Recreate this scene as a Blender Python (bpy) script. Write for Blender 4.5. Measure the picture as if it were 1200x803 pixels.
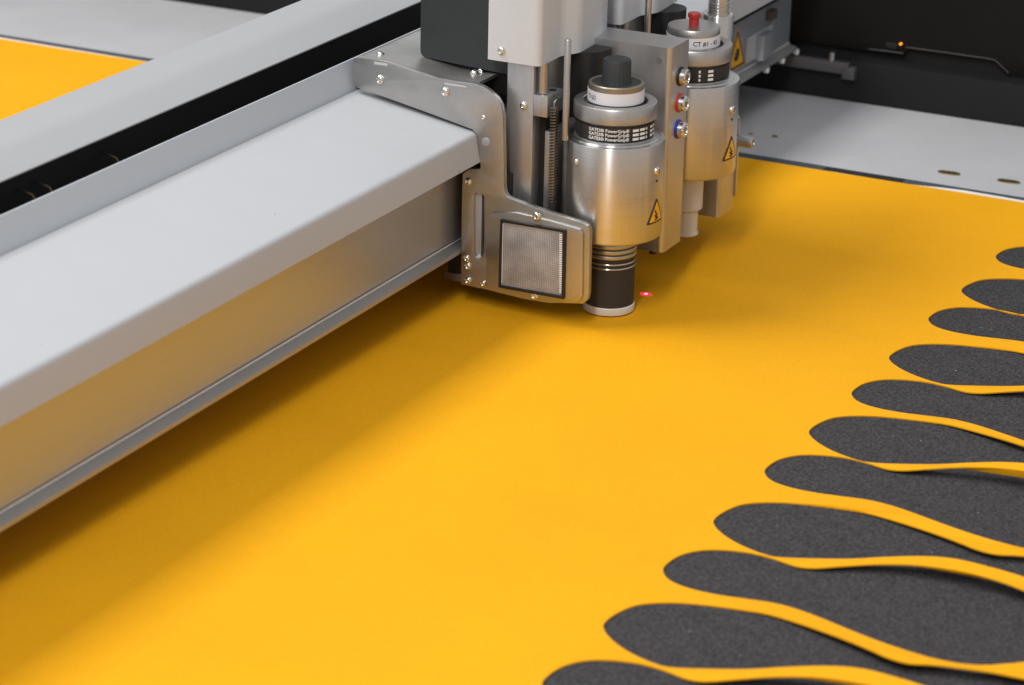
import bpy, bmesh, math, random
from mathutils import Vector, Matrix, noise
random.seed(7)
R = math.radians
for o in list(bpy.data.objects): bpy.data.objects.remove(o)
scene = bpy.context.scene
C = scene.collection
K = 0.875                                   # working units -> metres (all coordinates below are working units)
H = 0.8                                     # camera height above the table, working units

# ------------------------------------------------------------------ camera
FPX, CX, CY = 3247.086, 600.0, 401.5        # focal length in photo pixels, picture centre
yaw, pit, rol = 0.45660556, 0.36167875, 0.02251953
fwd = Vector((-math.sin(yaw)*math.cos(pit), math.cos(yaw)*math.cos(pit), -math.sin(pit)))
r0 = Vector((math.cos(yaw), math.sin(yaw), 0)); u0 = r0.cross(fwd)
rgt = r0*math.cos(rol) + u0*math.sin(rol); upv = rgt.cross(fwd)
cam_d = bpy.data.cameras.new('camera'); cam = bpy.data.objects.new('camera', cam_d); C.objects.link(cam)
cam.matrix_world = Matrix(((rgt.x, upv.x, -fwd.x, 0), (rgt.y, upv.y, -fwd.y, 0), (rgt.z, upv.z, -fwd.z, H*K), (0, 0, 0, 1)))
cam_d.sensor_width = 36; cam_d.lens = FPX/1200*36
cam_d.clip_start = 0.05; cam_d.clip_end = 100
cam_d.dof.use_dof = True; cam_d.dof.focus_distance = 2.02; cam_d.dof.aperture_fstop = 11
scene.camera = cam
# ------------------------------------------------------------------ world and lamps (indoor: rows of ceiling tubes)
w = bpy.data.worlds.new('World'); scene.world = w; w.use_nodes = True
bg = w.node_tree.nodes['Background']; bg.inputs[0].default_value = (0.95, 0.97, 1.0, 1); bg.inputs[1].default_value = 0.52
def area(name, loc, sx, sy, power, col, tilt=0, aim=False):
    d = bpy.data.lights.new(name, 'AREA'); d.shape = 'RECTANGLE'; d.size = sx; d.size_y = sy; d.energy = power; d.color = col
    o = bpy.data.objects.new(name, d); C.objects.link(o); o.location = loc
    q = Vector((-0.8, 1.7, 0))-Vector(loc); o.rotation_euler = q.to_track_quat('-Z', 'Y').to_euler() if aim else (0, tilt, 0)
    return o
area('ceiling_lamp_row', (-2.1, 1.3, 2.4), 0.8, 1.6, 64, (1.0, 0.98, 0.95), R(-20))
area('ceiling_lamp_tube', (-0.28, -0.5, 2.4), 0.30, 2.0, 52, (1.0, 0.98, 0.96), aim=True)
vs = scene.view_settings; vs.view_transform = 'Standard'; vs.look = 'None'; vs.gamma = 1; vs.exposure = 0; vs.use_curve_mapping = False

# ------------------------------------------------------------------ picture -> place helpers
def ray(px, py): return rgt*((px-CX)/FPX) - upv*((py-CY)/FPX) + fwd
CAM = Vector((0, 0, H))
def onz(px, py, z): d = ray(px, py); return CAM + d*((z-H)/d.z)
def ony(px, py, y): d = ray(px, py); return CAM + d*(y/d.y)
def onx(px, py, x): d = ray(px, py); return CAM + d*(x/d.x)

# ------------------------------------------------------------------ materials
def mat(name, col, rough=0.5, metal=0.0, var=0.06, vscale=30, bump=0.0, bscale=400, stretch=None, rvar=0.0, spec=0.5, emit=None, es=0, speck=None, coat=0, aniso=0):
    m = bpy.data.materials.new(name); m.use_nodes = True; nt = m.node_tree; n = nt.nodes; l = nt.links
    b = n['Principled BSDF']
    b.inputs['Roughness'].default_value = rough; b.inputs['Metallic'].default_value = metal
    b.inputs['Specular IOR Level'].default_value = spec
    if coat: b.inputs['Coat Weight'].default_value = coat; b.inputs['Coat Roughness'].default_value = 0.15
    if aniso: b.inputs['Anisotropic'].default_value = aniso
    tc = n.new('ShaderNodeTexCoord'); mp = n.new('ShaderNodeMapping'); l.new(tc.outputs['Object'], mp.inputs[0])
    if stretch: mp.inputs['Scale'].default_value = stretch
    nz = n.new('ShaderNodeTexNoise'); nz.inputs['Scale'].default_value = vscale; nz.inputs['Detail'].default_value = 6; nz.inputs['Roughness'].default_value = 0.65
    l.new(mp.outputs[0], nz.inputs['Vector'])
    cr = n.new('ShaderNodeMapRange'); cr.inputs[1].default_value = 0.3; cr.inputs[2].default_value = 0.7
    cr.inputs[3].default_value = 1-var; cr.inputs[4].default_value = 1+var; l.new(nz.outputs[0], cr.inputs[0])
    mx = n.new('ShaderNodeVectorMath'); mx.operation = 'SCALE'; mx.inputs[0].default_value = col[:3]; l.new(cr.outputs[0], mx.inputs['Scale'])
    out = mx.outputs[0]
    if speck:
        sc, lo, hi, amt = speck
        s = n.new('ShaderNodeTexNoise'); s.inputs['Scale'].default_value = sc; s.inputs['Detail'].default_value = 3; s.inputs['Roughness'].default_value = 0.8
        l.new(tc.outputs['Object'], s.inputs['Vector'])
        r2 = n.new('ShaderNodeMapRange'); r2.inputs[1].default_value = lo; r2.inputs[2].default_value = hi; r2.inputs[3].default_value = 1-amt; r2.inputs[4].default_value = 1+amt
        l.new(s.outputs[0], r2.inputs[0])
        m2 = n.new('ShaderNodeVectorMath'); m2.operation = 'SCALE'; l.new(out, m2.inputs[0]); l.new(r2.outputs[0], m2.inputs['Scale']); out = m2.outputs[0]
    l.new(out, b.inputs['Base Color'])
    if rvar:
        rr = n.new('ShaderNodeMapRange'); rr.inputs[1].default_value = 0.25; rr.inputs[2].default_value = 0.75
        rr.inputs[3].default_value = rough-rvar; rr.inputs[4].default_value = rough+rvar; l.new(nz.outputs[0], rr.inputs[0]); l.new(rr.outputs[0], b.inputs['Roughness'])
    if bump:
        n3 = n.new('ShaderNodeTexNoise'); n3.inputs['Scale'].default_value = bscale; n3.inputs['Detail'].default_value = 4; l.new(mp.outputs[0], n3.inputs['Vector'])
        bp = n.new('ShaderNodeBump'); bp.inputs['Strength'].default_value = bump; bp.inputs['Distance'].default_value = 0.001; l.new(n3.outputs[0], bp.inputs['Height']); l.new(bp.outputs[0], b.inputs['Normal'])
    if emit: b.inputs['Emission Color'].default_value = (*emit, 1); b.inputs['Emission Strength'].default_value = es
    return m
M_ = {}
M_['yellow'] = mat('yellow_sheet', (0.735, 0.342, 0.009), 0.6, var=0.04, vscale=7, bump=0.2, bscale=700, spec=0.05, speck=(600, 0.3, 0.7, 0.06))
M_['felt'] = mat('charcoal_felt', (0.046, 0.044, 0.046), 0.95, var=0.1, vscale=60, bump=0.5, bscale=1500, spec=0.15, speck=(600, 0.34, 0.66, 0.7))
M_['mat'] = mat('blue_grey_underlay', (0.055, 0.068, 0.082), 0.9, var=0.15, vscale=40, bump=0.3, spec=0.2)
M_['bed'] = mat('table_grey', (0.45, 0.45, 0.465), 0.5, var=0.05, vscale=14, bump=0.05, spec=0.35, speck=(900, 0.3, 0.7, 0.04))
M_['paint'] = mat('grey_paint', (0.40, 0.41, 0.43), 0.42, var=0.012, vscale=20, bump=0.12, bscale=1100, spec=0.4, speck=(1200, 0.3, 0.7, 0.03))
M_['paintw'] = mat('cover_paint', (0.55, 0.565, 0.58), 0.5, var=0.025, vscale=18, bump=0.15, bscale=1300, spec=0.35, speck=(1400, 0.3, 0.7, 0.03))
M_['alu'] = mat('anodised_aluminium', (0.47, 0.51, 0.57), 0.36, 0.62, var=0.05, vscale=60, stretch=(20, 0.6, 20), rvar=0.05, bump=0.03, bscale=60)
M_['steel'] = mat('brushed_steel', (0.56, 0.56, 0.56), 0.40, 0.9, var=0.06, vscale=70, stretch=(8, 8, 0.5), rvar=0.05)
M_['turned'] = mat('turned_steel', (0.60, 0.60, 0.60), 0.29, 0.95, var=0.05, vscale=45, stretch=(0.5, 0.5, 30), rvar=0.025, aniso=0.92)
M_['turned'].node_tree.nodes['Principled BSDF'].inputs['Anisotropic Rotation'].default_value = 0.25
_n = M_['turned'].node_tree; _t = _n.nodes.new('ShaderNodeTangent'); _t.direction_type = 'RADIAL'; _t.axis = 'Z'; _n.links.new(_t.outputs[0], _n.nodes['Principled BSDF'].inputs['Tangent'])
M_['matsteel'] = mat('bead_blasted_steel', (0.475, 0.465, 0.45), 0.38, 0.92, var=0.12, vscale=25, rvar=0.07, bump=0.10, bscale=1200, speck=(1500, 0.3, 0.7, 0.06))
M_['chrome'] = mat('bright_screw_steel', (0.75, 0.73, 0.70), 0.16, 1.0, var=0.05)
M_['shaft'] = mat('ground_shaft', (0.50, 0.47, 0.44), 0.34, 0.95, var=0.04, vscale=80)
M_['bronze'] = mat('bronze_cap', (0.34, 0.31, 0.25), 0.42, 0.9, var=0.08)
M_['black'] = mat('black_plastic', (0.012, 0.012, 0.012), 0.5, var=0.1)
M_['deep'] = mat('black_inside', (0.006, 0.005, 0.005), 0.7, var=0.2)
M_['rubber'] = mat('black_rubber', (0.022, 0.020, 0.019), 0.65, var=0.1, bump=0.1)
M_['charbox'] = mat('charcoal_paint', (0.030, 0.034, 0.036), 0.45, var=0.06, bump=0.15, bscale=1200, spec=0.35)
M_['knob'] = mat('dark_knob_plastic', (0.024, 0.029, 0.030), 0.55, var=0.15, bump=0.2)
M_['white'] = mat('white_label', (0.72, 0.71, 0.74), 0.5, var=0.02)
M_['ivory'] = mat('ivory_plastic', (0.60, 0.575, 0.53), 0.45, var=0.05)
M_['print'] = mat('white_print', (0.75, 0.75, 0.73), 0.6, var=0.25, vscale=900)
M_['ink'] = mat('black_ink', (0.03, 0.03, 0.035), 0.6, var=0.1)
M_['signy'] = mat('sign_yellow', (0.80, 0.42, 0.01), 0.45, var=0.06)
M_['red'] = mat('red_plastic', (0.42, 0.025, 0.018), 0.4, var=0.08)
M_['blue'] = mat('blue_ring', (0.015, 0.03, 0.35), 0.4, var=0.08)
M_['flange'] = mat('grey_extrusion', (0.46, 0.46, 0.455), 0.40, 0.6, var=0.04, vscale=40, stretch=(20, 0.6, 20))
M_['paintb'] = mat('blue_grey_paint', (0.47, 0.50, 0.54), 0.42, var=0.012, vscale=20, bump=0.12, bscale=1100, spec=0.4)
M_['paintd'] = mat('grey_paint_upper', (0.315, 0.322, 0.333), 0.38, var=0.012, vscale=20, bump=0.12, bscale=1100, spec=0.45)
M_['rail'] = mat('dull_rail', (0.11, 0.11, 0.115), 0.5, 0.5, var=0.1)
M_['springs'] = mat('dark_spring_steel', (0.22, 0.20, 0.18), 0.35, 0.95, var=0.05)
M_['lens'] = None
M_['house'] = mat('dark_housing', (0.0055, 0.005, 0.0045), 0.7, spec=0.2, var=0.15, bump=0.1)
M_['strip'] = mat('dark_strip', (0.0065, 0.0065, 0.007), 0.6, spec=0.3, var=0.1)
M_['brass'] = mat('brass_insert', (0.42, 0.32, 0.12), 0.35, 1.0, var=0.2)
M_['led'] = mat('amber_led', (0.9, 0.25, 0.02), 0.4, emit=(1.0, 0.28, 0.02), es=2.2)
M_['paper'] = mat('backing_paper', (0.72, 0.68, 0.62), 0.7, var=0.06)
M_['cable'] = mat('brown_cable', (0.10, 0.075, 0.05), 0.5, var=0.1)
def flecks(m, scale, thr, mul):
    nt = m.node_tree; n = nt.nodes; l = nt.links; b = n['Principled BSDF']; src = b.inputs['Base Color'].links[0].from_socket
    tc = n.new('ShaderNodeTexCoord'); z = n.new('ShaderNodeTexNoise'); z.inputs['Scale'].default_value = scale; z.inputs['Detail'].default_value = 1; l.new(tc.outputs['Object'], z.inputs['Vector'])
    mr = n.new('ShaderNodeMapRange'); mr.inputs[1].default_value = thr; mr.inputs[2].default_value = thr+.03; mr.inputs[3].default_value = 1; mr.inputs[4].default_value = mul; l.new(z.outputs[0], mr.inputs[0])
    v = n.new('ShaderNodeVectorMath'); v.operation = 'SCALE'; l.new(src, v.inputs[0]); l.new(mr.outputs[0], v.inputs['Scale']); l.new(v.outputs[0], b.inputs['Base Color'])
flecks(M_['paint'], 130, 0.80, 0.6); flecks(M_['paintw'], 150, 0.80, 0.7); flecks(M_['bed'], 110, 0.78, 0.6)
def lens_mat():
    m = bpy.data.materials.new('prismatic_reflector'); m.use_nodes = True; nt = m.node_tree; n = nt.nodes; l = nt.links
    b = n['Principled BSDF']; b.inputs['Roughness'].default_value = 0.38; b.inputs['Specular IOR Level'].default_value = 0.35
    tc = n.new('ShaderNodeTexCoord'); mp = n.new('ShaderNodeMapping'); l.new(tc.outputs['Object'], mp.inputs[0]); mp.inputs['Rotation'].default_value = (0, R(45), 0)
    vo = n.new('ShaderNodeTexChecker'); vo.inputs['Scale'].default_value = 1000; l.new(mp.outputs[0], vo.inputs['Vector'])
    vo.inputs['Color1'].default_value = (0.36, 0.35, 0.35, 1); vo.inputs['Color2'].default_value = (0.22, 0.21, 0.21, 1)
    nz = n.new('ShaderNodeTexNoise'); nz.inputs['Scale'].default_value = 60; nz.inputs['Detail'].default_value = 5; l.new(tc.outputs['Object'], nz.inputs['Vector'])
    mr = n.new('ShaderNodeMapRange'); mr.inputs[1].default_value = .3; mr.inputs[2].default_value = .7; mr.inputs[3].default_value = .75; mr.inputs[4].default_value = 1.3; l.new(nz.outputs[0], mr.inputs[0])
    ml = n.new('ShaderNodeVectorMath'); ml.operation = 'SCALE'; l.new(vo.outputs['Color'], ml.inputs[0]); l.new(mr.outputs[0], ml.inputs['Scale']); l.new(ml.outputs[0], b.inputs['Base Color'])
    bp = n.new('ShaderNodeBump'); bp.inputs['Strength'].default_value = 0.12; bp.inputs['Distance'].default_value = 0.0006; l.new(vo.outputs['Fac'], bp.inputs['Height']); l.new(bp.outputs[0], b.inputs['Normal'])
    b.inputs['Coat Weight'].default_value = 0.4; b.inputs['Coat Roughness'].default_value = 0.2
    return m
M_['lens'] = lens_mat()

# ------------------------------------------------------------------ object helpers
BASE = {}
def thing(name, label, cat, base, group=None):
    o = bpy.data.objects.new(name, None); C.objects.link(o); o.location = Vector(base)*K
    o.empty_display_size = 0.02
    o['label'] = label; o['category'] = cat
    if group: o['group'] = group
    BASE[o] = Vector(base); return o
def tag(o, label, cat, group=None):
    o['label'] = label; o['category'] = cat
    if group: o['group'] = group
    return o
def mk(name, bm, m, parent=None, smooth=True, base=None, ang=35):
    """bm holds working-unit place coordinates; becomes one mesh object"""
    b = BASE[parent] if parent else Vector(base or (0, 0, 0))
    bmesh.ops.recalc_face_normals(bm, faces=bm.faces)
    for v in bm.verts: v.co = (v.co-b)*K
    me = bpy.data.meshes.new(name); bm.to_mesh(me); bm.free()
    me.materials.append(M_[m])
    if smooth:
        me.shade_smooth()
        me.set_sharp_from_angle(angle=R(ang))
    o = bpy.data.objects.new(name, me); C.objects.link(o)
    if parent: o.parent = parent
    else: o.location = b*K
    BASE[o] = b
    return o
def bevel(bm, r, seg=2):
    if r > 0: bmesh.ops.bevel(bm, geom=list(bm.edges), offset=r, segments=seg, profile=0.6, affect='EDGES', clamp_overlap=True)
def box(x0, x1, y0, y1, z0, z1, bev=0.0, bm=None, seg=2):
    t = bmesh.new()
    bmesh.ops.create_cube(t, size=1)
    for v in t.verts:
        v.co = Vector((x0+(v.co.x+.5)*(x1-x0), y0+(v.co.y+.5)*(y1-y0), z0+(v.co.z+.5)*(z1-z0)))
    bevel(t, bev, seg)
    return join(bm, t)
def join(bm, t):
    if bm is None: return t
    me = bpy.data.meshes.new('tmp'); t.to_mesh(me); t.free(); bm.from_mesh(me); bpy.data.meshes.remove(me); return bm
def lathe(prof, c=(0, 0, 0), axis='z', n=48, bm=None, rad_fn=None):
    """prof: (r, h) from bottom to top, closed at ends with r=0"""
    t = bmesh.new(); c = Vector(c); rings = []
    for r, h in prof:
        ring = []
        if r <= 1e-7:
            ring = [t.verts.new((0, 0, h))]
        else:
            for i in range(n):
                a = 2*math.pi*i/n; rr = r if rad_fn is None else rad_fn(r, h, i)
                ring.append(t.verts.new((rr*math.cos(a), rr*math.sin(a), h)))
        rings.append(ring)
    for a, b in zip(rings[:-1], rings[1:]):
        if len(a) == 1 and len(b) == 1: continue
        for i in range(n):
            j = (i+1) % n
            if len(a) == 1: t.faces.new((a[0], b[j], b[i]))
            elif len(b) == 1: t.faces.new((a[i], a[j], b[0]))
            else: t.faces.new((a[i], a[j], b[j], b[i]))
    if axis == 'x': mt = Matrix.Rotation(R(90), 4, 'Y')
    elif axis == '-y': mt = Matrix.Rotation(R(90), 4, 'X')
    elif isinstance(axis, Vector): mt = axis.to_track_quat('Z', 'Y').to_matrix().to_4x4()
    else: mt = Matrix.Identity(4)
    bmesh.ops.transform(t, matrix=Matrix.Translation(c) @ mt, verts=t.verts)
    return join(bm, t)
def extr(poly, y0, y1, axis='y', bev=0.0):
    """closed polygon (x,z) swept along y (axis y), or (x,y) swept along z, or (y,z) swept along x"""
    t = bmesh.new()
    f3 = {'y': lambda p, s: (p[0], s, p[1]), 'z': lambda p, s: (p[0], p[1], s), 'x': lambda p, s: (s, p[0], p[1])}[axis]
    a = [t.verts.new(f3(p, y0)) for p in poly]; b = [t.verts.new(f3(p, y1)) for p in poly]
    t.faces.new(a); t.faces.new(b[::-1]); n = len(poly)
    for i in range(n): t.faces.new((a[i], b[i], b[(i+1) % n], a[(i+1) % n]))
    if bev: bevel(t, bev)
    return t
def tube(pts, r, n=8, bm=None):
    t = bmesh.new(); pts = [Vector(p) for p in pts]; rings = []
    for i, p in enumerate(pts):
        d = (pts[min(i+1, len(pts)-1)]-pts[max(i-1, 0)]).normalized()
        q = d.to_track_quat('Z', 'Y')
        rings.append([t.verts.new(p + q @ Vector((r*math.cos(2*math.pi*k/n), r*math.sin(2*math.pi*k/n), 0))) for k in range(n)])
    for a, b in zip(rings[:-1], rings[1:]):
        for k in range(n): t.faces.new((a[k], a[(k+1) % n], b[(k+1) % n], b[k]))
    t.faces.new(rings[0][::-1]); t.faces.new(rings[-1])
    return join(bm, t)
def fillet(poly, r, seg=5):
    """round the corners of a polygon; r a number or list"""
    out = []; n = len(poly)
    for i, p in enumerate(poly):
        ri = r[i] if isinstance(r, (list, tuple)) else r
        p = Vector(p[:2]); a = Vector(poly[i-1][:2])-p; b = Vector(poly[(i+1) % n][:2])-p
        rr = min(ri, a.length*.45, b.length*.45)
        if rr < 1e-6: out.append(p); continue
        p0 = p+a.normalized()*rr; p1 = p+b.normalized()*rr
        for k in range(seg+1):
            s = k/seg; out.append(p0*(1-s)**2 + p*(2*s*(1-s)) + p1*s*s)
    return out
def plate(outer, holes, t, bev=0.0, w=None, sub=0):
    """flat plate with holes: outlines in (u,v), thickness t, returned bmesh has (u,v,0..t); w maps it into the place"""
    cu = bpy.data.curves.new('tmp', 'CURVE'); cu.dimensions = '2D'; cu.fill_mode = 'BOTH'
    S = 100.0
    cu.extrude = max(t/2-bev, 0)*S; cu.bevel_depth = bev*S; cu.bevel_resolution = 1; cu.offset = -bev*S
    for L in [outer]+list(holes):
        s = cu.splines.new('POLY'); s.points.add(len(L)-1); s.use_cyclic_u = True
        for q, p in zip(s.points, L): q.co = (p[0]*S, p[1]*S, 0, 1)
    ob = bpy.data.objects.new('tmp', cu); C.objects.link(ob)
    dg = bpy.context.evaluated_depsgraph_get(); dg.update()
    me = bpy.data.meshes.new_from_object(ob.evaluated_get(dg))
    bm = bmesh.new(); bm.from_mesh(me); bpy.data.objects.remove(ob); bpy.data.meshes.remove(me); bpy.data.curves.remove(cu)
    bmesh.ops.remove_doubles(bm, verts=bm.verts, dist=1e-5)
    if sub:
        bmesh.ops.triangulate(bm, faces=bm.faces)
        bmesh.ops.subdivide_edges(bm, edges=bm.edges, cuts=sub, use_grid_fill=True)
    for v in bm.verts:
        p = (v.co.x/S, v.co.y/S, v.co.z/S + t/2)
        v.co = w(*p) if w else p
    return bm
def smoothloop(P, per=5):
    out = []; n = len(P); P = [Vector(p) for p in P]
    for i in range(n):
        a, b, c_, d = P[i-1], P[i], P[(i+1) % n], P[(i+2) % n]
        for k in range(per):
            s = k/per
            out.append(0.5*((2*b)+(c_-a)*s+(2*a-5*b+4*c_-d)*s*s+(3*b-a-3*c_+d)*s**3))
    return out
# shared screw: button head with a hexagon socket, built once
def screw_mesh():
    bm = bmesh.new(); n = 20
    prof = [(0.0, 0.15), (0.42, 0.15), (0.46, 0.62), (0.60, 0.60), (0.80, 0.46), (0.95, 0.22), (1.0, 0.0), (1.0, -0.15), (0, -0.15)]
    t = lathe(prof[::-1], n=n)
    for v in t.verts: v.co *= K
    me = bpy.data.meshes.new('screw'); bmesh.ops.recalc_face_normals(t, faces=t.faces); t.to_mesh(me); t.free(); me.materials.append(M_['chrome'])
    me.shade_smooth(); me.set_sharp_from_angle(angle=R(40))
    return me
SCREW = screw_mesh()
def screw(parent, pos, nrm, r=0.0042, name='screw'):
    o = bpy.data.objects.new(name, SCREW); C.objects.link(o); o.parent = parent
    o.location = (Vector(pos)-BASE[parent])*K; o.rotation_euler = Vector(nrm).to_track_quat('Z', 'Y').to_euler(); o.scale = (r, r, r)
    return o
def text_bm(s, size, bold=False):
    cu = bpy.data.curves.new('tmp', 'FONT'); cu.body = s; cu.size = size*100; cu.offset = size*2.2 if bold else 0; cu.align_x = 'LEFT'; cu.resolution_u = 2
    ob = bpy.data.objects.new('tmp', cu); C.objects.link(ob)
    dg = bpy.context.evaluated_depsgraph_get(); dg.update()
    me = bpy.data.meshes.new_from_object(ob.evaluated_get(dg)); bm = bmesh.new(); bm.from_mesh(me)
    bpy.data.objects.remove(ob); bpy.data.meshes.remove(me); bpy.data.curves.remove(cu)
    for v in bm.verts: v.co /= 100
    return bm
def wrap(bm, c, rad, a0, z0):
    """bend flat (u,v) lettering round a vertical cylinder"""
    for v in bm.verts:
        a = a0 + v.co.x/rad; h = v.co.y; rr = rad + v.co.z
        v.co = Vector((c[0]+rr*math.cos(a), c[1]+rr*math.sin(a), z0+h))
    return bm

# ================================================================== THE SETTING
YE = 2.475                                   # far edge of the yellow sheet
bm = box(-3.2, 1.3, 0.5, 2.745, -0.06, -0.0042, 0.002)
bed = mk('table_bed', bm, 'bed'); bed['kind'] = 'structure'
for px, py in ((1112, 203), (1182, 213)):    # oval slots with brass inserts in the table margin
    c = onz(px, py, -0.004); L = [(c.x+0.0085*math.cos(a)+(0.003 if math.cos(a) > 0 else -0.003), c.y+0.0055*math.sin(a)) for a in [2*math.pi*k/28 for k in range(28)]]
    inn = [(c.x+(x-c.x)*.74, c.y+(y-c.y)*.68) for x, y in L]
    s = mk('slot', plate(L, [inn], 0.0012, 0.0003, lambda u, v, w: (u, v, -0.0043+w)), 'brass', bed)
    mk('slot_hole', plate(inn, [], 0.0006, 0, lambda u, v, w: (u, v, -0.0042+w)), 'deep', s)
for px, py, s_ in ((908, 160, 1), (880, 157, .6)):
    c = onz(px, py, -0.004); L = [(c.x+0.0035*s_*math.cos(a), c.y+0.0035*s_*math.sin(a)) for a in [2*math.pi*k/14 for k in range(14)]]
    mk('screw_hole', plate(L, [], 0.0005, 0, lambda u, v, w: (u, v, -0.0041+w)), 'brass', bed)

# ------------------------------------------------------------------ underlay mat, insoles, yellow sheet
random.seed(3)
edge = [(x, 2.4985+0.0012*noise.noise(Vector((x*9, 3, 0)))) for x in [0.9-0.05*i for i in range(80)]]
m_o = mk('underlay_mat', plate([(-3.05, 0.6), (0.9, 0.6)]+edge, [], 0.0022, 0, lambda u, v, w: (u, v, -0.0038+w)), 'mat')
tag(m_o, 'thin blue-grey underlay mat showing as a dark line along the sheet edge', 'mat')
Ab = [(0.0138, -0.0147), (0.0321, -0.0251), (0.0504, -0.0305), (0.0615, -0.0299), (0.0828, -0.0203), (0.1054, -0.0081), (0.125, 0.0061), (0.1472, 0.0198), (0.1673, 0.0264), (0.1896, 0.0257), (0.2114, 0.0227), (0.25, 0.014), (0.28, 0.009), (0.305, 0.010), (0.326, 0.020), (0.332, 0.036), (0.324, 0.050), (0.30, 0.060), (0.275, 0.063)]
At = [(0.0, 0.0), (-0.0018, 0.0158), (0.0031, 0.0349), (0.0118, 0.0462), (0.0287, 0.0564), (0.0487, 0.0627), (0.0696, 0.0669), (0.0866, 0.0692), (0.1089, 0.0666), (0.1369, 0.0607), (0.1606, 0.0538), (0.1754, 0.0485), (0.19, 0.0475), (0.2061, 0.0536), (0.2356, 0.0603), (0.2506, 0.0618)]
A_loop = At + Ab[::-1]
Bt = [(0.0, 0.0), (-0.0016, 0.0116), (0.0009, 0.0271), (0.0091, 0.0403), (0.0218, 0.0487), (0.0404, 0.0539), (0.0591, 0.053), (0.0763, 0.0494), (0.0885, 0.0529), (0.1042, 0.065), (0.1218, 0.0782), (0.1425, 0.0892), (0.1627, 0.0949), (0.1842, 0.0967), (0.2023, 0.0946), (0.2177, 0.0906), (0.245, 0.080), (0.27, 0.060), (0.284, 0.035)]
Bb = [(0.0082, -0.0109), (0.022, -0.0167), (0.0427, -0.0177), (0.0635, -0.0142), (0.0842, -0.0107), (0.1023, -0.0121), (0.1216, -0.0171), (0.1434, -0.024), (0.1646, -0.0299), (0.1848, -0.0337), (0.204, -0.0353), (0.2219, -0.0333), (0.2345, -0.0282), (0.2443, -0.0205), (0.2501, -0.016), (0.272, 0.006)]
B_loop = Bt + Bb[::-1]
tips = [(-0.6501, 1.376, 'B'), (-0.6498, 1.4651, 'A'), (-0.6505, 1.5623, 'B'), (-0.6504, 1.6495, 'A'), (-0.6526, 1.7514, 'B'), (-0.6505, 1.8363, 'A'), (-0.65, 1.9283, 'B'), (-0.6498, 2.016, 'A'), (-0.6518, 2.1206, 'B'), (-0.6494, 2.203, 'A'), (-0.6512, 2.3069, 'B')]
def sstep(a, b, x): t = min(max((x-a)/(b-a), 0), 1); return t*t*(3-2*t)
holes = []; lifts = {}
SH_T = 0.0010
for i, (tx, ty, kd) in enumerate(tips):
    L = smoothloop(A_loop if kd == 'A' else B_loop, 4)
    out = []
    for p in L:
        # which long side of the hole: the strips that stand a little proud of the mat
        mid = 0.02 + (0.0 if kd == 'A' else 0.01) + (0.1*sstep(0.05, 0.2, p.x)*0.25)
        upper = p.y > mid
        amp = 0.0115 if ((kd == 'A' and not upper) or (kd == 'B' and upper)) else 0.0050
        amp = 0 if (i == 10 and upper) or (i == 0 and not upper) else amp
        amp *= 0.75+0.5*random.Random(i//2 if kd == 'A' else (i+1)//2).random()
        lz = amp*sstep(0.055, 0.18, p.x)*(1-sstep(0.25, 0.33, p.x))
        s = (H-lz-SH_T)/H
        q = (round((tx+p.x)*s, 6), round((ty+p.y)*s, 6)); out.append(q); lifts[q] = lz
    holes.append(out)
    # insole piece lying on the mat, reaching a little way under the sheet
    n = len(L); off = []
    for k in range(n):
        d = (L[(k+1) % n]-L[k-1]).normalized(); nn = Vector((d.y, -d.x)) if True else 0
        off.append(L[k] - nn*0.0013)
    area2 = sum(L[k].x*L[(k+1) % n].y-L[(k+1) % n].x*L[k].y for k in range(n))
    if area2 > 0: off = [L[k]*2-off[k] for k in range(n)]
    o = mk('insole', plate([(p.x+tx, p.y+ty) for p in off], [], 0.0009, 0, lambda u, v, w: (u, v, -0.0009+w)), 'felt', base=(tx+.12, ty+.02, -0.0013))
    nth = ['eleventh', 'tenth', 'ninth', 'eighth', 'seventh', 'sixth', 'fifth', 'fourth', 'third', 'second', 'first'][i]
    tag(o, 'charcoal insole with %s, %s in the row from the slotted table margin' % (('thin waist' if kd == 'A' else 'broad middle'), nth), 'insole', 'charcoal insoles in a row along the yellow sheet')
    rnd = random.Random(i+20)
    lint = None
    for _ in range(2):
        lx, ly = tx+rnd.uniform(.03, .16), ty+rnd.uniform(.0, .03); rr = rnd.uniform(.0002, .00042)
        lint = lathe([(0, -.0001), (rr, 0), (rr*.6, rr*.5), (0, rr*.6)], (lx, ly, .0001), n=5, bm=lint)
    lo_ = mk('lint', lint, 'white', o); lo_['kind'] = 'stuff'
ye = [(x, YE+0.0012*noise.noise(Vector((x*7, 0, 0)))) for x in [0.85-0.05*i for i in range(78)]]
sb = plate([(-3.0, 0.62), (0.85, 0.62)]+ye, holes, SH_T, 0)
import numpy as np
keys = np.array(list(lifts.keys())); vals = np.array(list(lifts.values()))
for v in sb.verts:
    d2 = (keys[:, 0]-v.co.x)**2+(keys[:, 1]-v.co.y)**2; j = int(d2.argmin())
    v.co.z += 0.0001 + (vals[j] if d2[j] < 1e-8 else 0)
sheet = mk('yellow_sheet', sb, 'yellow', ang=30)
tag(sheet, 'large flat yellow material sheet with insole shapes cut out of it', 'sheet')
for x0, x1, wd in ((-0.80, -0.64, 0.013), (-2.2, -1.55, 0.010), (-1.0, -0.93, 0.004), (-0.92, -0.79, 0.006)):   # pale backing paper peeping out
    pl = [(x0, YE-0.004), (x1, YE-0.004)]+[(x1-(x1-x0)*k/8, YE+wd*(math.sin(math.pi*(0.12+0.76*k/8))+0.25*noise.noise(Vector((k*1.7, x0, 0))))) for k in range(9)]
    mk('backing_paper', plate(pl, [], 0.0004, 0, lambda u, v, w: (u, v, -0.0012+w)), 'paper', sheet)
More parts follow.
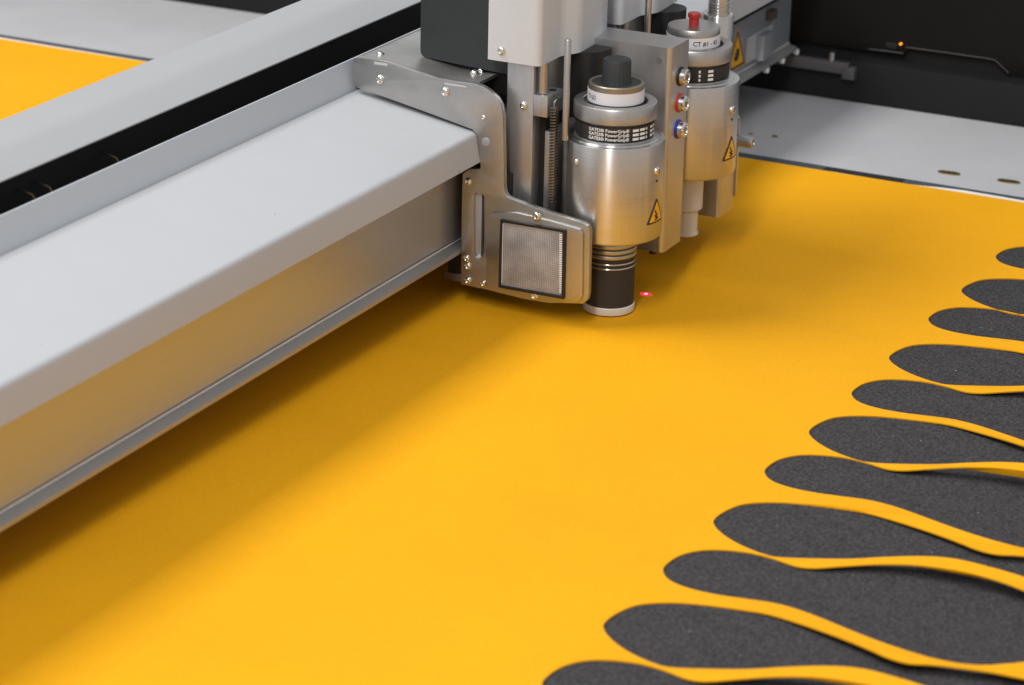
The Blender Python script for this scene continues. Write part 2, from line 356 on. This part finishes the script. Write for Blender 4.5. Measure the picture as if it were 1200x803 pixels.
pl = [(-0.885, YE-.003), (-0.80, YE-.003), (-0.802, YE+.0205), (-0.883, YE+.0195)]
tp = mk('tape_patch', plate(pl, [], 0.0003, 0, lambda u, v, w: (u, v, -0.0015+w)), 'black', m_o)

# ------------------------------------------------------------------ rear housing (dark side of the machine)
hs = thing('side_housing', 'black side housing of the machine running behind the table margin', 'housing', (-0.8, 2.745, -0.06))
mk('kick_strip', box(-3.2, 1.3, 2.746, 2.775, -0.06, 0.0395, 0.001), 'strip', hs)
mk('recess', box(-3.2, 1.3, 2.785, 2.80, -0.06, 0.175, 0.0), 'deep', hs)
pn = [(-0.917, 0.0405), (-0.8195, 0.0405), (-0.803, 0.0255), (-0.79, 0.0215), (1.2, 0.0215), (1.2, 0.18), (-2.9, 0.18), (-2.9, 0.0300), (-0.921, 0.0300)]
def lowpanel(y0): return [(p[0], p[1]) for p in pn]
sY = (H-0.0405)
mk('panel', extr([(x*2.779/2.83, H-(H-z)*2.779/2.83) for x, z in pn], 2.779, 2.784, 'y', 0.0008), 'house', hs)
def hp(px, py): return ony(px, py, 2.776)
mk('panel_edge', tube([hp(1062, 55.5), hp(1110, 62), hp(1160, 69), hp(1166, 70.5), hp(1172, 76), hp(1182, 86)], 0.00035, 6), 'rail', hs)
mk('panel_edge', tube([hp(1018, 57.5), hp(1040, 60), hp(1058, 62.5)], 0.00035, 6), 'rail', hs)
led = mk('status_light', lathe([(0, -.004), (.0011, -.004), (.0011, 0), (.0008, .0008), (0, .0011)], hp(1055, 52), '-y', 16), 'led', hs)
rb = mk('red_window', box(hp(1038, 54).x, hp(1051, 54).x, 2.7755, 2.779, hp(1040, 57).z, hp(1040, 50).z, 0.0005), 'deep', hs)

# ================================================================== GANTRY BEAM
GY0, GY1 = 0.75, 2.735
gb = thing('gantry_beam', 'long grey painted gantry beam with sloping top shelf crossing the table', 'beam', (-1.06, 1.7, 0.046))
sh = fillet([(-1.1142, 0.1717), (-0.9980, 0.1532), (-0.9935, 0.1290), (-0.9963, 0.1285), (-1.0005, 0.1500), (-1.1142, 0.1688)], [0, .0042, 0, 0, .002, 0], 6)
mk('shelf_cover', extr(sh, GY0, GY1), 'paint', gb, ang=25)
mk('shelf_support', box(-1.112, -1.0245, GY0+.002, GY1-.004, 0.128, 0.1500, 0), 'deep', gb)
mk('back_fascia', extr([(-1.1151, 0.1680), (-1.1236, 0.1953), (-1.1241, 0.1956), (-1.1248, 0.1954), (-1.1256, 0.1930), (-1.1180, 0.1680)], GY0, GY1), 'paintb', gb)
tc_ = fillet([(-1.150, 0.2063), (-1.182, 0.2168), (-1.2245, 0.2155), (-1.232, 0.205), (-1.2245, 0.2140), (-1.182, 0.2153), (-1.150, 0.2050)], [.0004, .008, .003, 0, .002, .007, .0004], 7)
mk('top_cover', extr(tc_, GY0, GY1), 'paintd', gb, ang=25)
mk('channel', extr([(-1.1185, 0.160), (-1.1268, 0.170), (-1.166, 0.168), (-1.172, 0.2085), (-1.224, 0.2115), (-1.224, 0.05), (-1.13, 0.05)], GY0, GY1), 'deep', gb)
mk('front_face', box(-1.10, -1.0196, GY0, GY1, 0.0555, 0.1275, 0), 'alu', gb)
mk('lower_flange', extr([(-1.09, 0.0553), (-1.0196, 0.0553), (-1.0203, 0.0535), (-1.0190, 0.0520), (-1.0104, 0.0495), (-1.0107, 0.0460), (-1.014, 0.0445), (-1.09, 0.0445)], GY0, GY1), 'flange', gb, ang=20)
mk('painted_edge_highlight', tube([(-1.0190, GY0, .0535), (-1.0190, GY1, .0535)], .0006, 8), 'print', gb)  # white bead painted in as the highlight along the flange's inner edge
mk('beam_core', box(-1.22, -1.09, GY0+.003, GY1-.003, 0.050, 0.158, 0), 'strip', gb)
mk('end_plate', box(-1.18, -1.0215, GY1-.001, GY1+.005, 0.048, 0.16, .001), 'alu', gb)
# cables lying in the channel slot
for k, (a, b) in enumerate((((52, 222), (52, 196)), ((72, 212), (66, 190)), ((150, 178), (138, 166)))):
    p0 = ony(*a, 1.4 if k < 2 else 1.5); 
    y_ = onx(a[0], a[1], -1.135).y
    mk('cable', tube([(-1.138, y_-.004*k, .172), (-1.142, y_, .183), (-1.150, y_+.006, .186), (-1.168, y_+.014, .186)], 0.0008, 6), 'cable', gb)
# far end hardware
blk = mk('sensor_block', box(-1.0196, -1.008, 2.630, 2.658, 0.058, 0.085, .0012), 'alu', gb)
mk('sensor_flange', box(-1.0195, -1.0165, 2.605, 2.676, 0.060, 0.0875, .0006), 'paint', gb)
for y_ in (2.655, 2.70, 2.742):
    mk('bolt', lathe([(0, -.003), (.003, -.003), (.0034, 0), (.0034, .002), (0, .002)], (-1.0135, y_, .0428), n=12), 'white', gb)
mk('slot_nut', box(-1.0196, -1.012, 2.66, 2.676, 0.094, 0.104, .001), 'cable', gb)
mk('t_slot', box(-1.0199, -1.0188, 2.46, GY1, 0.1085, 0.1125, 0), 'deep', gb)
mk('rail_arm', box(-1.04, -0.952, 2.737, 2.7455, 0.0262, 0.0385, .001), 'rail', gb)
mk('rail_arm_foot', box(-0.958, -0.944, 2.735, 2.7455, 0.0215, 0.0345, .001), 'rail', gb)
mk('rail_arm_pin', lathe([(0, 0), (.003, 0), (.003, .009), (0, .009)], (-0.972, 2.741, .0385), n=12), 'matsteel', gb)
# hand warning triangle on the beam face
def tri(side, cr):
    h = side*math.sqrt(3)/2
    return fillet([(-side/2, 0), (side/2, 0), (0, h)], cr, 5)
def hand_poly(s):
    """small hand-with-cut pictogram outline"""
    P = [(-.55, -.35), (-.25, -.55), (.25, -.45), (.55, -.1), (.60, .35), (.42, .62), (.30, .30), (.22, .75), (.08, .78), (.05, .35), (-.08, .72), (-.22, .66), (-.18, .22), (-.42, .40), (-.52, .28), (-.30, -.05), (-.62, .02), (-.72, -.12)]
    return [(x*s, y*s) for x, y in P]
def zig(s):
    P = [(-.5, .9), (-.1, .55), (-.15, .2), (.35, .15), (.1, -.25), (.6, -.5), (-.05, -.8), (-.6, -.75), (-.25, -.45), (-.65, -.05), (-.2, .1), (-.5, .45)]
    return [(x*s, y*s) for x, y in P]
def sign(parent, side, place, pict, rim):
    b0 = tri(side, side*.06); c = side*math.sqrt(3)/6
    def sc(f): return [(x*f, c+(y-c)*f) for x, y in b0]
    s = mk('warning_sign', plate(b0, [], .0003, 0, lambda u, v, w: place(u, v, w), 5), 'signy' if rim else 'ink', parent)
    if rim: mk('sign_border', plate(sc(.93), [sc(.76)], .0003, 0, lambda u, v, w: place(u, v, w+.0002), 5), 'ink', s)
    else: mk('sign_field', plate(sc(.78), [], .0003, 0, lambda u, v, w: place(u, v, w+.0002), 5), 'signy', s)
    mk('pictogram', plate([(x, y+c*.98) for x, y in pict], [], .0003, 0, lambda u, v, w: place(u, v, w+.0004), 5), 'ink', s)
    return s
sign(gb, 0.050, lambda u, v, w: (-1.0194+w, 2.583+u, 0.0592+v), hand_poly(.0105), True)

# ================================================================== TOOL CARRIAGE (bracket, reflector, motor housing)
YB = 1.955
tc = thing('tool_carriage', 'steel carriage bracket clamped round the beam with a square grey reflector', 'carriage', (-1.0, 1.975, 0.018))
def bp(px, py): v = ony(px, py, YB); return (v.x, v.z)
out_px = [(413.5, 72), (413.5, 95), (418, 102.5), (424, 105), (460, 117.5), (500, 132), (540, 147), (553.4, 152), (557.6, 157), (560.8, 170), (563, 196.5), (562.5, 198), (551, 197.8), (542, 203.4), (540.8, 240), (540, 333.4), (571.7, 340), (616.8, 351), (641.8, 355.1), (682.6, 356.3), (688, 352), (689.6, 345), (691, 271), (688.5, 265), (683.5, 261.7), (655, 252.5), (626.8, 243.4), (600, 233.6), (594, 230.5), (591.3, 226), (590.4, 218), (590, 180), (589.2, 136), (587, 124), (582, 115), (573.4, 106.8), (565, 101.5), (555, 98), (535, 95.8), (513, 91.7), (496, 86), (480, 81.2), (467, 76.5), (455, 72.5), (436, 69), (421, 66.5), (415.5, 68)]
slot_px = [(557, 226.3), (564, 227.5), (567, 230), (567.3, 260), (566.6, 296), (564.5, 301.5), (561, 303), (557.5, 301), (555.6, 296), (555.2, 260), (555.2, 229)]
slot2_px = [(438.2, 71.8), (454, 74.2), (453.6, 77.4), (437.8, 75)]
slot3_px = [(520.5, 96.8), (546, 100.3), (545.6, 102.6), (520, 99.2)]
br = mk('bracket_plate', plate([bp(*q) for q in out_px], [[bp(*q) for q in slot_px], [bp(*q) for q in slot2_px], [bp(*q) for q in slot3_px]], 0.006, 0.0007, lambda u, v, w: (u, YB+w, v)), 'matsteel', tc, ang=30)
def bs(px, py, r=.0042, y=YB): return screw(br, ony(px, py, y), (0, -1, 0), r)
for q, r in (((445.5, 93.5), .0042), ((522, 108), .0042), ((567, 138), .0022), ((548.5, 213), .0036), ((547, 303), .0032), ((548.5, 312), .0034), ((548.5, 329), .0034)): bs(*q, r)
mk('hole_plug', lathe([(0, 0), (.0036, 0), (.0036, .0006), (.003, .0008), (0, .0005)], ony(569.5, 166.5, YB), '-y', 20), 'alu', br)
mk('slot_back', box(bp(553, 260)[0], bp(562, 260)[0], YB+.0035, YB+.009, bp(560, 303)[1], bp(560, 224)[1], .0004), 'alu', br)
mk('slot_back', box(bp(562.5, 260)[0], bp(571, 260)[0], YB+.0075, YB+.009, bp(560, 306)[1], bp(560, 222)[1], 0), 'cable', br)
mk('tab', box(bp(437, 73)[0], bp(455, 73)[0], YB+.0006, YB+.012, bp(446, 76.0)[1]-.0005, bp(446, 73.4)[1]+.0002, 0), 'paintw', br)
mk('tab', box(bp(519, 99)[0], bp(547, 99)[0], YB+.0006, YB+.012, bp(533, 100.6)[1]-.0004, bp(533, 98.9)[1]+.0002, 0), 'paintw', br)
# folded top flange of the bracket: follows its top edge, runs back over the beam
top_px = [(415.5, 68.5), (421, 67.2), (436, 69.8), (455, 73.3), (480, 82), (513, 92.4), (535, 96.6), (555, 98.8)]
tl = [bp(*q) for q in top_px]
fl = [(x, z-.0008) for x, z in tl] + [(x, z-.0035) for x, z in tl[::-1]]
flg = mk('bracket_flange', extr(fl, YB+.0055, 2.085), 'matsteel', tc, ang=40)
screw(flg, onz(446, 63.5, ony(446, 63.5, 1.973).z-.0012), (0, 0, 1), .0036); screw(flg, ony(544.5, 95.5, 1.972)+Vector((0, 0, -.001)), (0, 0, 1), .0036)
# raised bezel with reflector
bez_px = [(571.7, 255), (573.5, 250.5), (578, 248), (606.7, 247.8), (645, 257), (681.8, 267.5), (685, 272.5), (684.3, 345), (682.5, 350.5), (678, 354), (645, 354.2), (616, 349.5), (573.5, 338.8), (571.4, 335)]
bez = mk('reflector_bezel', plate([bp(*q) for q in bez_px], [], 0.0042, 0.0012, lambda u, v, w: (u, YB-.0036+w, v)), 'matsteel', tc, ang=30)
fr_o = [bp(*q) for q in ((590, 254.7), (666.8, 267.5), (664.6, 348.6), (587.6, 334.7))]
fr_i = [bp(*q) for q in ((592.3, 258.3), (663.2, 270.2), (661.3, 344.6), (590.4, 332))]
mk('reflector_frame', plate(fillet(fr_o, .001), [fillet(fr_i, .001)], 0.0035, 0.0004, lambda u, v, w: (u, YB-.0062+w, v)), 'black', bez)
mk('reflector_lens', plate(fr_i, [], 0.0016, 0.0002, lambda u, v, w: (u, YB-.0048+w, v)), 'lens', bez)
# ribbed border of the lens: a column of short ribs at its right side and a thin line on the other sides
rbm = None
n_r = 27
for k in range(n_r):
    s = (k+.5)/n_r; a = Vector(bp(658.6, 272+(341.5-272)*s)); b = Vector(bp(662.0, 272.6+(342-272)*s))
    rbm = box(a.x, b.x, YB-.0055, YB-.0044, a.y-.0006, a.y+.0006, .0002, rbm, 1)
mk('lens_ribs', rbm, 'white', bez)
mk('lens_line', tube([(*[bp(592.6, 260)[0]], YB-.0049, bp(592.6, 260)[1]), (bp(591, 330)[0], YB-.0049, bp(591, 330)[1])], .0003, 5), 'white', bez)
mk('lens_line', tube([(bp(594, 259.3)[0], YB-.0049, bp(594, 259.3)[1]), (bp(660, 270.6)[0], YB-.0049, bp(660, 270.6)[1])], .00025, 5), 'white', bez)
screw(bez, ony(629, 253.8, YB-.0036), (0, -1, 0), .0040); screw(bez, ony(626.5, 346.4, YB-.0036), (0, -1, 0), .0040); screw(br, ony(566.5, 332.5, YB), (0, -1, 0), .0030)
# guide shoe under the beam
a = ony(521, 318, 1.962); b = ony(545, 331.5, 1.962)
mk('guide_shoe', box(a.x, b.x, 1.962, 1.985, b.z, a.z-.0005, .0008), 'cable', tc)
mk('guide_block', box(a.x+.002, -1.0, 1.964, 2.08, a.z, 0.0435, .0005), 'deep', tc)
mk('backing_block', box(-1.0102, -0.972, 1.9625, 2.09, 0.052, 0.118, 0.001), 'deep', tc)
# charcoal motor housing above the flange
a = ony(492.5, 70, 1.995)
hb = fillet([(a.x, 0.43), (a.x, a.z+.0028), (-0.985, a.z-.0015), (-0.985, 0.43)], [0, .006, .003, 0], 5)
mh = mk('motor_housing', extr(hb, 1.995, 2.12), 'charbox', tc, ang=30)
screw(flg, ony(556, 85.5, 1.99), (0, 0, 1), .0040); screw(flg, ony(563, 84.5, 1.996), (0, -1, .5), .0032)
mk('carriage_body', box(-1.07, -0.985, 2.0, 2.28, 0.176, 0.2000, .001), 'deep', tc)

# ================================================================== TOOL MODULES
TX, TY = -0.8962, 2.0072
AV = math.atan2(-TY, -TX)                      # direction from a tool towards the camera
def tool(root, c, dz, kind):
    x, y = c; D = lambda pr: [(r, z+dz) for r, z in pr]
    def L(name, prof, m, n=56, parent=root, **kw): return mk(name, lathe(D(prof), (x, y, 0), n=n, **kw), m, parent)
    body = L('tool_body', [(0, .0702), (.0395, .0702), (.0412, .0712), (.0421, .073), (.0421, .1530), (.0418, .1536), (.0412, .1538), (.0372, .1538), (.0365, .1548), (.034, .1552), (0, .1552)], 'turned')
    L('pulley', [(0, .153), (.0335, .153), (.0335, .1562), (.030, .1566), (.030, .170), (0, .170)], 'matsteel')
    belt = L('drive_belt', [(.031, .1572), (.0324, .1572), (.0326, .1576), (.0326, .1682), (.0324, .1688), (.031, .1688)], 'rubber')
    def dash(a0, a1, z0, h, rad=.03275):
        t = bmesh.new(); n = 5
        vs_ = [[t.verts.new((x+rad*math.cos(a0+(a1-a0)*k/n), y+rad*math.sin(a0+(a1-a0)*k/n), z)) for k in range(n+1)] for z in (z0+dz, z0+h+dz)]
        for k in range(n): t.faces.new((vs_[0][k], vs_[0][k+1], vs_[1][k+1], vs_[1][k]))
        return t
    if kind == 1:
        for row in range(3):
            z = .1578+row*.0036
            mk('belt_print', wrap(text_bm('GATES® PowerGrip®', .0038, True), (x, y), .03275, AV-R(40), z+dz), 'print', belt, smooth=False)
            for a0, a1 in ((27, 37), (39, 49), (51, 54), (62, 70), (72, 78)):
                mk('belt_print', dash(AV+R(a0), AV+R(a1), z+.0001, .0021), 'print', belt, smooth=False)
    else:
        for row in range(3):
            z = .1578+row*.0036
            for a0, a1 in ((9, 12), (24, 33)):
                mk('belt_print', dash(AV+R(a0), AV+R(a1), z+.0001, .0022), 'print', belt, smooth=False)
    L('collar', [(.030, .1699), (.0325, .1699), (.0345, .1715), (.0345, .1832), (.0338, .1842), (.0330, .1844), (.0272, .1844), (.0264, .1838), (.0264, .1780), (.0, .1780)], 'matsteel')
    if kind == 1:
        cap = L('cap', [(0, .178), (.0231, .178), (.0231, .1945), (.0229, .1988), (.0222, .1996), (.0205, .1996), (.0200, .1986), (0, .1986)], 'bronze')
        L('cap_disc', [(0, .1984), (.0199, .1984), (.0199, .1990), (0, .1990)], 'knob', parent=cap)
        lab = L('label_band', [(.0231, .1846), (.02345, .1846), (.02345, .1945), (.0231, .1945)], 'white', parent=cap)
        mk('label_text', wrap(text_bm('TN0', .0062), (x, y), .02352, AV-R(72), .1872+dz), 'ink', cap, smooth=False)
        L('knob', [(0, .1986), (.0128, .1986), (.0124, .2005), (.0118, .203), (.0116, .2165), (.0110, .2183), (.0098, .2189), (0, .2186)], 'knob', n=96, rad_fn=lambda r, h, i: r*(1+(.016 if i % 4 < 2 else -.012)*(1 if r > .0112 else 0)))
        L('guide_pin', [(0, .1538), (.0028, .1538), (.0028, .2375), (.0022, .2385), (0, .2385)], 'shaft', n=20).location += Vector((-0.9252-x, 1.9735-y, 0))*K
        L('bellows', [(0, .0712), (.0200, .0712)]+[q for k in range(4) for q in ((.0194, .0692-.0046*k), (.0216, .0686-.0046*k), (.0220, .0676-.0046*k), (.0220, .0664-.0046*k), (.0216, .0656-.0046*k), (.0194, .0652-.0046*k))]+[(.0190, .0500), (0, .0500)], 'matsteel')
        sl = L('foot_sleeve', [(0, .0525), (.0205, .0525), (.0212, .0520), (.0212, .0086), (0, .0086)], 'rubber')
        for z in (.0468, .0428): L('sleeve_ring', [(.0205, z), (.0216, z), (.0219, z+.0006), (.0216, z+.0012), (.0205, z+.0012)], 'turned', parent=sl)
        L('pressure_foot', [(0, .0018), (.0204, .0018), (.0217, .0028), (.0219, .0040), (.0219, .0082), (.0213, .0090), (0, .0090)], 'ivory')
    else:
        cap = L('cap', [(0, .178), (.0231, .178), (.0231, .1930), (.0229, .1984), (.0222, .1994), (.0, .1994)], 'matsteel')
        L('label_band', [(.0231, .1835), (.02345, .1835), (.02345, .1930), (.0231, .1930)], 'white', parent=cap)
        mk('label_text', wrap(text_bm('CT #1 - KI', .0056, True), (x, y), .02352, AV-R(2), .1864+dz), 'ink', cap, smooth=False)
        L('red_knob', [(0, .1993), (.0044, .1993), (.0044, .2060), (.0056, .2066), (.0057, .2094), (.0050, .2104), (0, .2106)], 'red', n=28)
        L('guide_pin', [(0, .1538), (.0028, .1538), (.0028, .2875), (0, .2885)], 'shaft', n=20).location += Vector((-0.9252+TX-TX-x, 1.9735+.16-y, 0))*K
        L('nose', [(0, .0712), (.0150, .0712), (.0148, .0345), (.0128, .0325), (.0112, .0318), (.0112, .0125), (.0122, .0115), (.0122, .0100), (.0110, .0095), (0, .0095)], 'ivory', n=36)
    # set screws and hand warning on the body
    for (ang, z, r) in ((58, .1310, .0036), (-46, .1385, .0026)):
        a = AV+R(ang); screw(body, (x+.0421*math.cos(a), y+.0421*math.sin(a), z+dz), (math.cos(a), math.sin(a), 0), r)
    a = AV+R(59); mk('pin_hole', lathe([(0, 0), (.0012, 0), (.0012, .0004), (0, .0004)], (x+.0419*math.cos(a), y+.0419*math.sin(a), .1222+dz), Vector((math.cos(a), math.sin(a), 0)), 12), 'deep', body)
    def place(u, v, w_):
        an = AV+R(60)+u/.0421; rr = .0422+w_
        return (x+rr*math.cos(an), y+rr*math.sin(an), .0862+dz+v)
    sign(body, .0245, place, zig(.0056), False)
    return body

def module_frame(root, dy, dz=0.0):
    """grey cover, column, shaft, clamp block, spring and drive of one module"""
    def V(px, py, y): v = ony(px, py, y); return v
    fp = fillet([(-0.9961, 1.970), (-0.9482, 1.970), (-0.9485, 2.0115), (-0.9393, 2.028), (-0.9420, 2.076), (-0.9480, 2.100), (-0.9961, 2.100)], [.0015, .006, .006, .006, .003, .002, .002], 6)
    cov = mk('cover', extr([(p[0], p[1]+dy) for p in fp], 0.2128, 0.44, 'z'), 'paintw', root, ang=28)
    if dy == 0: screw(cov, ony(587.8, 59.5, 1.970), (0, -1, 0), .0036)
    mk('column', box(-0.9797, -0.9555, 1.9745+dy, 1.990+dy, 0.028, 0.2135, .0008), 'steel', root)
    mk('shaft', lathe([(0, .188), (.0042, .188), (.0042, .2135), (0, .2135)], (-0.9502, 1.982+dy, 0), n=20), 'shaft', root)
    cb = box(-0.9556, -0.9425, 1.9745+dy, 2.004+dy, 0.1695, 0.1875, .0006)
    clamp = mk('clamp_block', cb, 'steel', root)
    mk('clamp_hole', lathe([(0, .1874), (.0032, .1874), (.0032, .1878), (0, .1878)], (-0.9478, 1.995+dy, 0), n=16), 'deep', clamp)
    if dy == 0: screw(root, ony(614, 124, 1.9745), (0, -1, 0), .0036)
    # extension spring on its hook
    sx, sy = -0.9362, 1.9745+dy; z0, z1, tn = .080, .180, 40
    pts = [(sx+.0029*math.cos(2*math.pi*t/9), sy+.0029*math.sin(2*math.pi*t/9), z0+(z1-z0)*t/(tn*9)) for t in range(tn*9+1)]
    mk('spring', tube(pts, .00085, 5), 'springs', root)
    mk('spring_hook', tube([(sx, sy, z1), (sx, sy, z1+.004), (sx, sy+.003, z1+.006), (sx, sy+.008, z1+.006)], .0008, 6), 'chrome', root)
    mk('holder_plate', box(-0.9492, -0.9400, 1.985+dy, 2.040+dy, 0.060, 0.155, .0008), 'steel', root)
    mk('guide_rail', box(-0.9556, -0.9500, 1.988+dy, 2.05+dy, 0.03, 0.168, 0), 'deep', root)
    mk('drive_motor', lathe([(0, .156), (.0185, .156), (.0185, .2127), (0, .2127)], (-0.9415, 2.050+dy, 0), n=36), 'black', root)
    mk('back_plate', box(-0.985, -0.9535, 1.9905+dy, 2.07+dy, 0.03, 0.2125, .0005), 'matsteel', root)
m1 = thing('tool_module', 'cutting tool module with dark ribbed knob, white label band and black foot sleeve', 'tool module', (-0.93, 2.007, 0.002), 'cutting tool modules along the carriage')
module_frame(m1, 0); tool(m1, (TX, TY), 0, 1)
m2 = thing('tool_module', 'cutting tool module with small red knob on its cap and raised pale nose', 'tool module', (-0.93, 2.167, 0.02), 'cutting tool modules along the carriage')
module_frame(m2, .16); tool(m2, (TX, TY+.16), .0126, 2)
# upright steel side cover between the two tools, with three round connectors
SX = -0.871
sp = fillet([(-0.955, 2.060), (SX, 2.060), (SX, 2.098), (-0.955, 2.098)], [0, .0045, .001, 0], 6)
sc_ = mk('side_cover', extr(sp, 0.0395, 0.2185, 'z'), 'steel', m2, ang=30)
mk('smudge', lathe([(0, 0), (.003, 0), (.003, .0003), (0, .0003)], ony(773, 71, 2.060), '-y', 20), 'matsteel', sc_)
for (px, py), ringm in (((800.0, 88), 'black'), ((798.5, 119), 'red'), ((796.5, 150), 'blue')):
    c = onx(px, py, SX); c.y = 2.0815
    cn = mk('connector', lathe([(0, 0), (.0068, 0), (.0068, .0058), (.0058, .0070), (.0044, .0070), (.0040, .0052), (0, .0052)], (SX, c.y, c.z), 'x', 28), 'chrome', m2)
    mk('connector_ring', lathe([(.0060, -.0002), (.0082, -.0002), (.0082, .0012), (.0074, .0018), (.0060, .0018)], (SX, c.y, c.z), 'x', 28), ringm, cn)
    mk('connector_core', lathe([(0, .005), (.0022, .005), (.0022, .0064), (0, .0064)], (SX, c.y, c.z), 'x', 16), 'brass', cn)
lz = mk('laser_diode', lathe([(0, .0345), (.003, .0345), (.003, .040), (0, .040)], (-0.884, 2.069, 0), n=16), 'black', sc_)
# third module, mostly hidden: its channel cover, thin plate, clamp thumbscrew, air cylinder
m3 = thing('tool_module', 'end tool module with steel channel, thin plate, side thumbscrew and air cylinder', 'tool module', (-0.91, 2.23, 0.03), 'cutting tool modules along the carriage')
cp = fillet([(-0.935, 2.2095), (-0.8812, 2.2095), (-0.8812, 2.243), (-0.935, 2.243)], [0, .004, .001, 0], 6)
mk('channel_cover', extr(cp, 0.0268, 0.1300, 'z'), 'steel', m3, ang=30)
fpz = fillet([(-0.935, 0.038), (-0.8795, 0.038), (-0.8795, 0.1115), (-0.8840, 0.1165), (-0.8905, 0.1165), (-0.935, 0.1165)], [0, .001, .004, .002, 0, 0], 4)
mk('thin_plate', extr(fpz, 2.2435, 2.2460), 'steel', m3)
kc = onx(860, 163.5, -0.8812); kc.y = 2.2385
kc = ony(859.5, 164, 2.2385)
mk('thumbscrew', lathe([(0, 0), (.0022, 0), (.0022, .004), (.0048, .0042), (.0050, .0052), (.0050, .0185), (.0045, .0192), (.003, .0192), (.0028, .0180), (0, .0180)], kc, 'x', 32, rad_fn=lambda r, h, i: r*(1+.02*(i % 2))), 'matsteel', m3)
cc = ony(840, 60, 2.225)
ac = mk('air_cylinder', lathe([(0, .090), (.0135, .090), (.0135, .2085), (.0128, .2098), (.0100, .2102), (.0100, .2120), (.0092, .2122), (.0092, .2290), (0, .2290)], (cc.x, 2.225, 0), n=40), 'turned', m3)
for z in (.2135, .2165, .2195): mk('thread_ring', lathe([(.009, z), (.0101, z+.0004), (.0101, z+.0010), (.009, z+.0014)], (cc.x, 2.225, 0), n=40), 'turned', ac)

# ================================================================== laser pointer light and glowing discs painted as its red dot on the sheet
ld = bpy.data.lights.new('laser_light', 'SPOT'); ld.energy = 0.5; ld.color = (1.0, 0.0, 0.1); ld.spot_size = R(9); ld.spot_blend = 1.0; ld.shadow_soft_size = 0.0003
lo = bpy.data.objects.new('laser_light', ld); C.objects.link(lo)
p0 = Vector((-0.884, 2.069, 0.0342)); p1 = onz(757, 345, 0.0014)
lo.location = p0*K; lo.rotation_euler = (p1-p0).to_track_quat('-Z', 'Y').to_euler()

M_['laser'] = mat('painted_laser_red', (0.6, 0.02, 0.03), 0.6, emit=(1.0, 0.03, 0.06), es=1.1)
M_['laserhot'] = mat('painted_laser_core', (0.9, 0.4, 0.5), 0.6, emit=(1.0, 0.45, 0.6), es=1.6)
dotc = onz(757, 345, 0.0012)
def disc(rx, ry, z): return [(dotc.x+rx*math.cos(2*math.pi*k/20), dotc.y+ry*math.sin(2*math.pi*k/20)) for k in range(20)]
dot = mk('painted_laser_dot', plate(disc(.0054, .0040, 0), [], .0002, 0, lambda u, v, w: (u, v, .00125+w)), 'laser', base=(dotc.x, dotc.y, .0012))  # emissive disc painted to stand for the laser's spot of light
tag(dot, 'small red disc painted as glowing laser dot on the yellow sheet beside the tool foot', 'laser dot')
mk('painted_dot_core', plate(disc(.0016, .0016, 0), [], .0002, 0, lambda u, v, w: (u, v, .0015+w)), 'laserhot', dot)
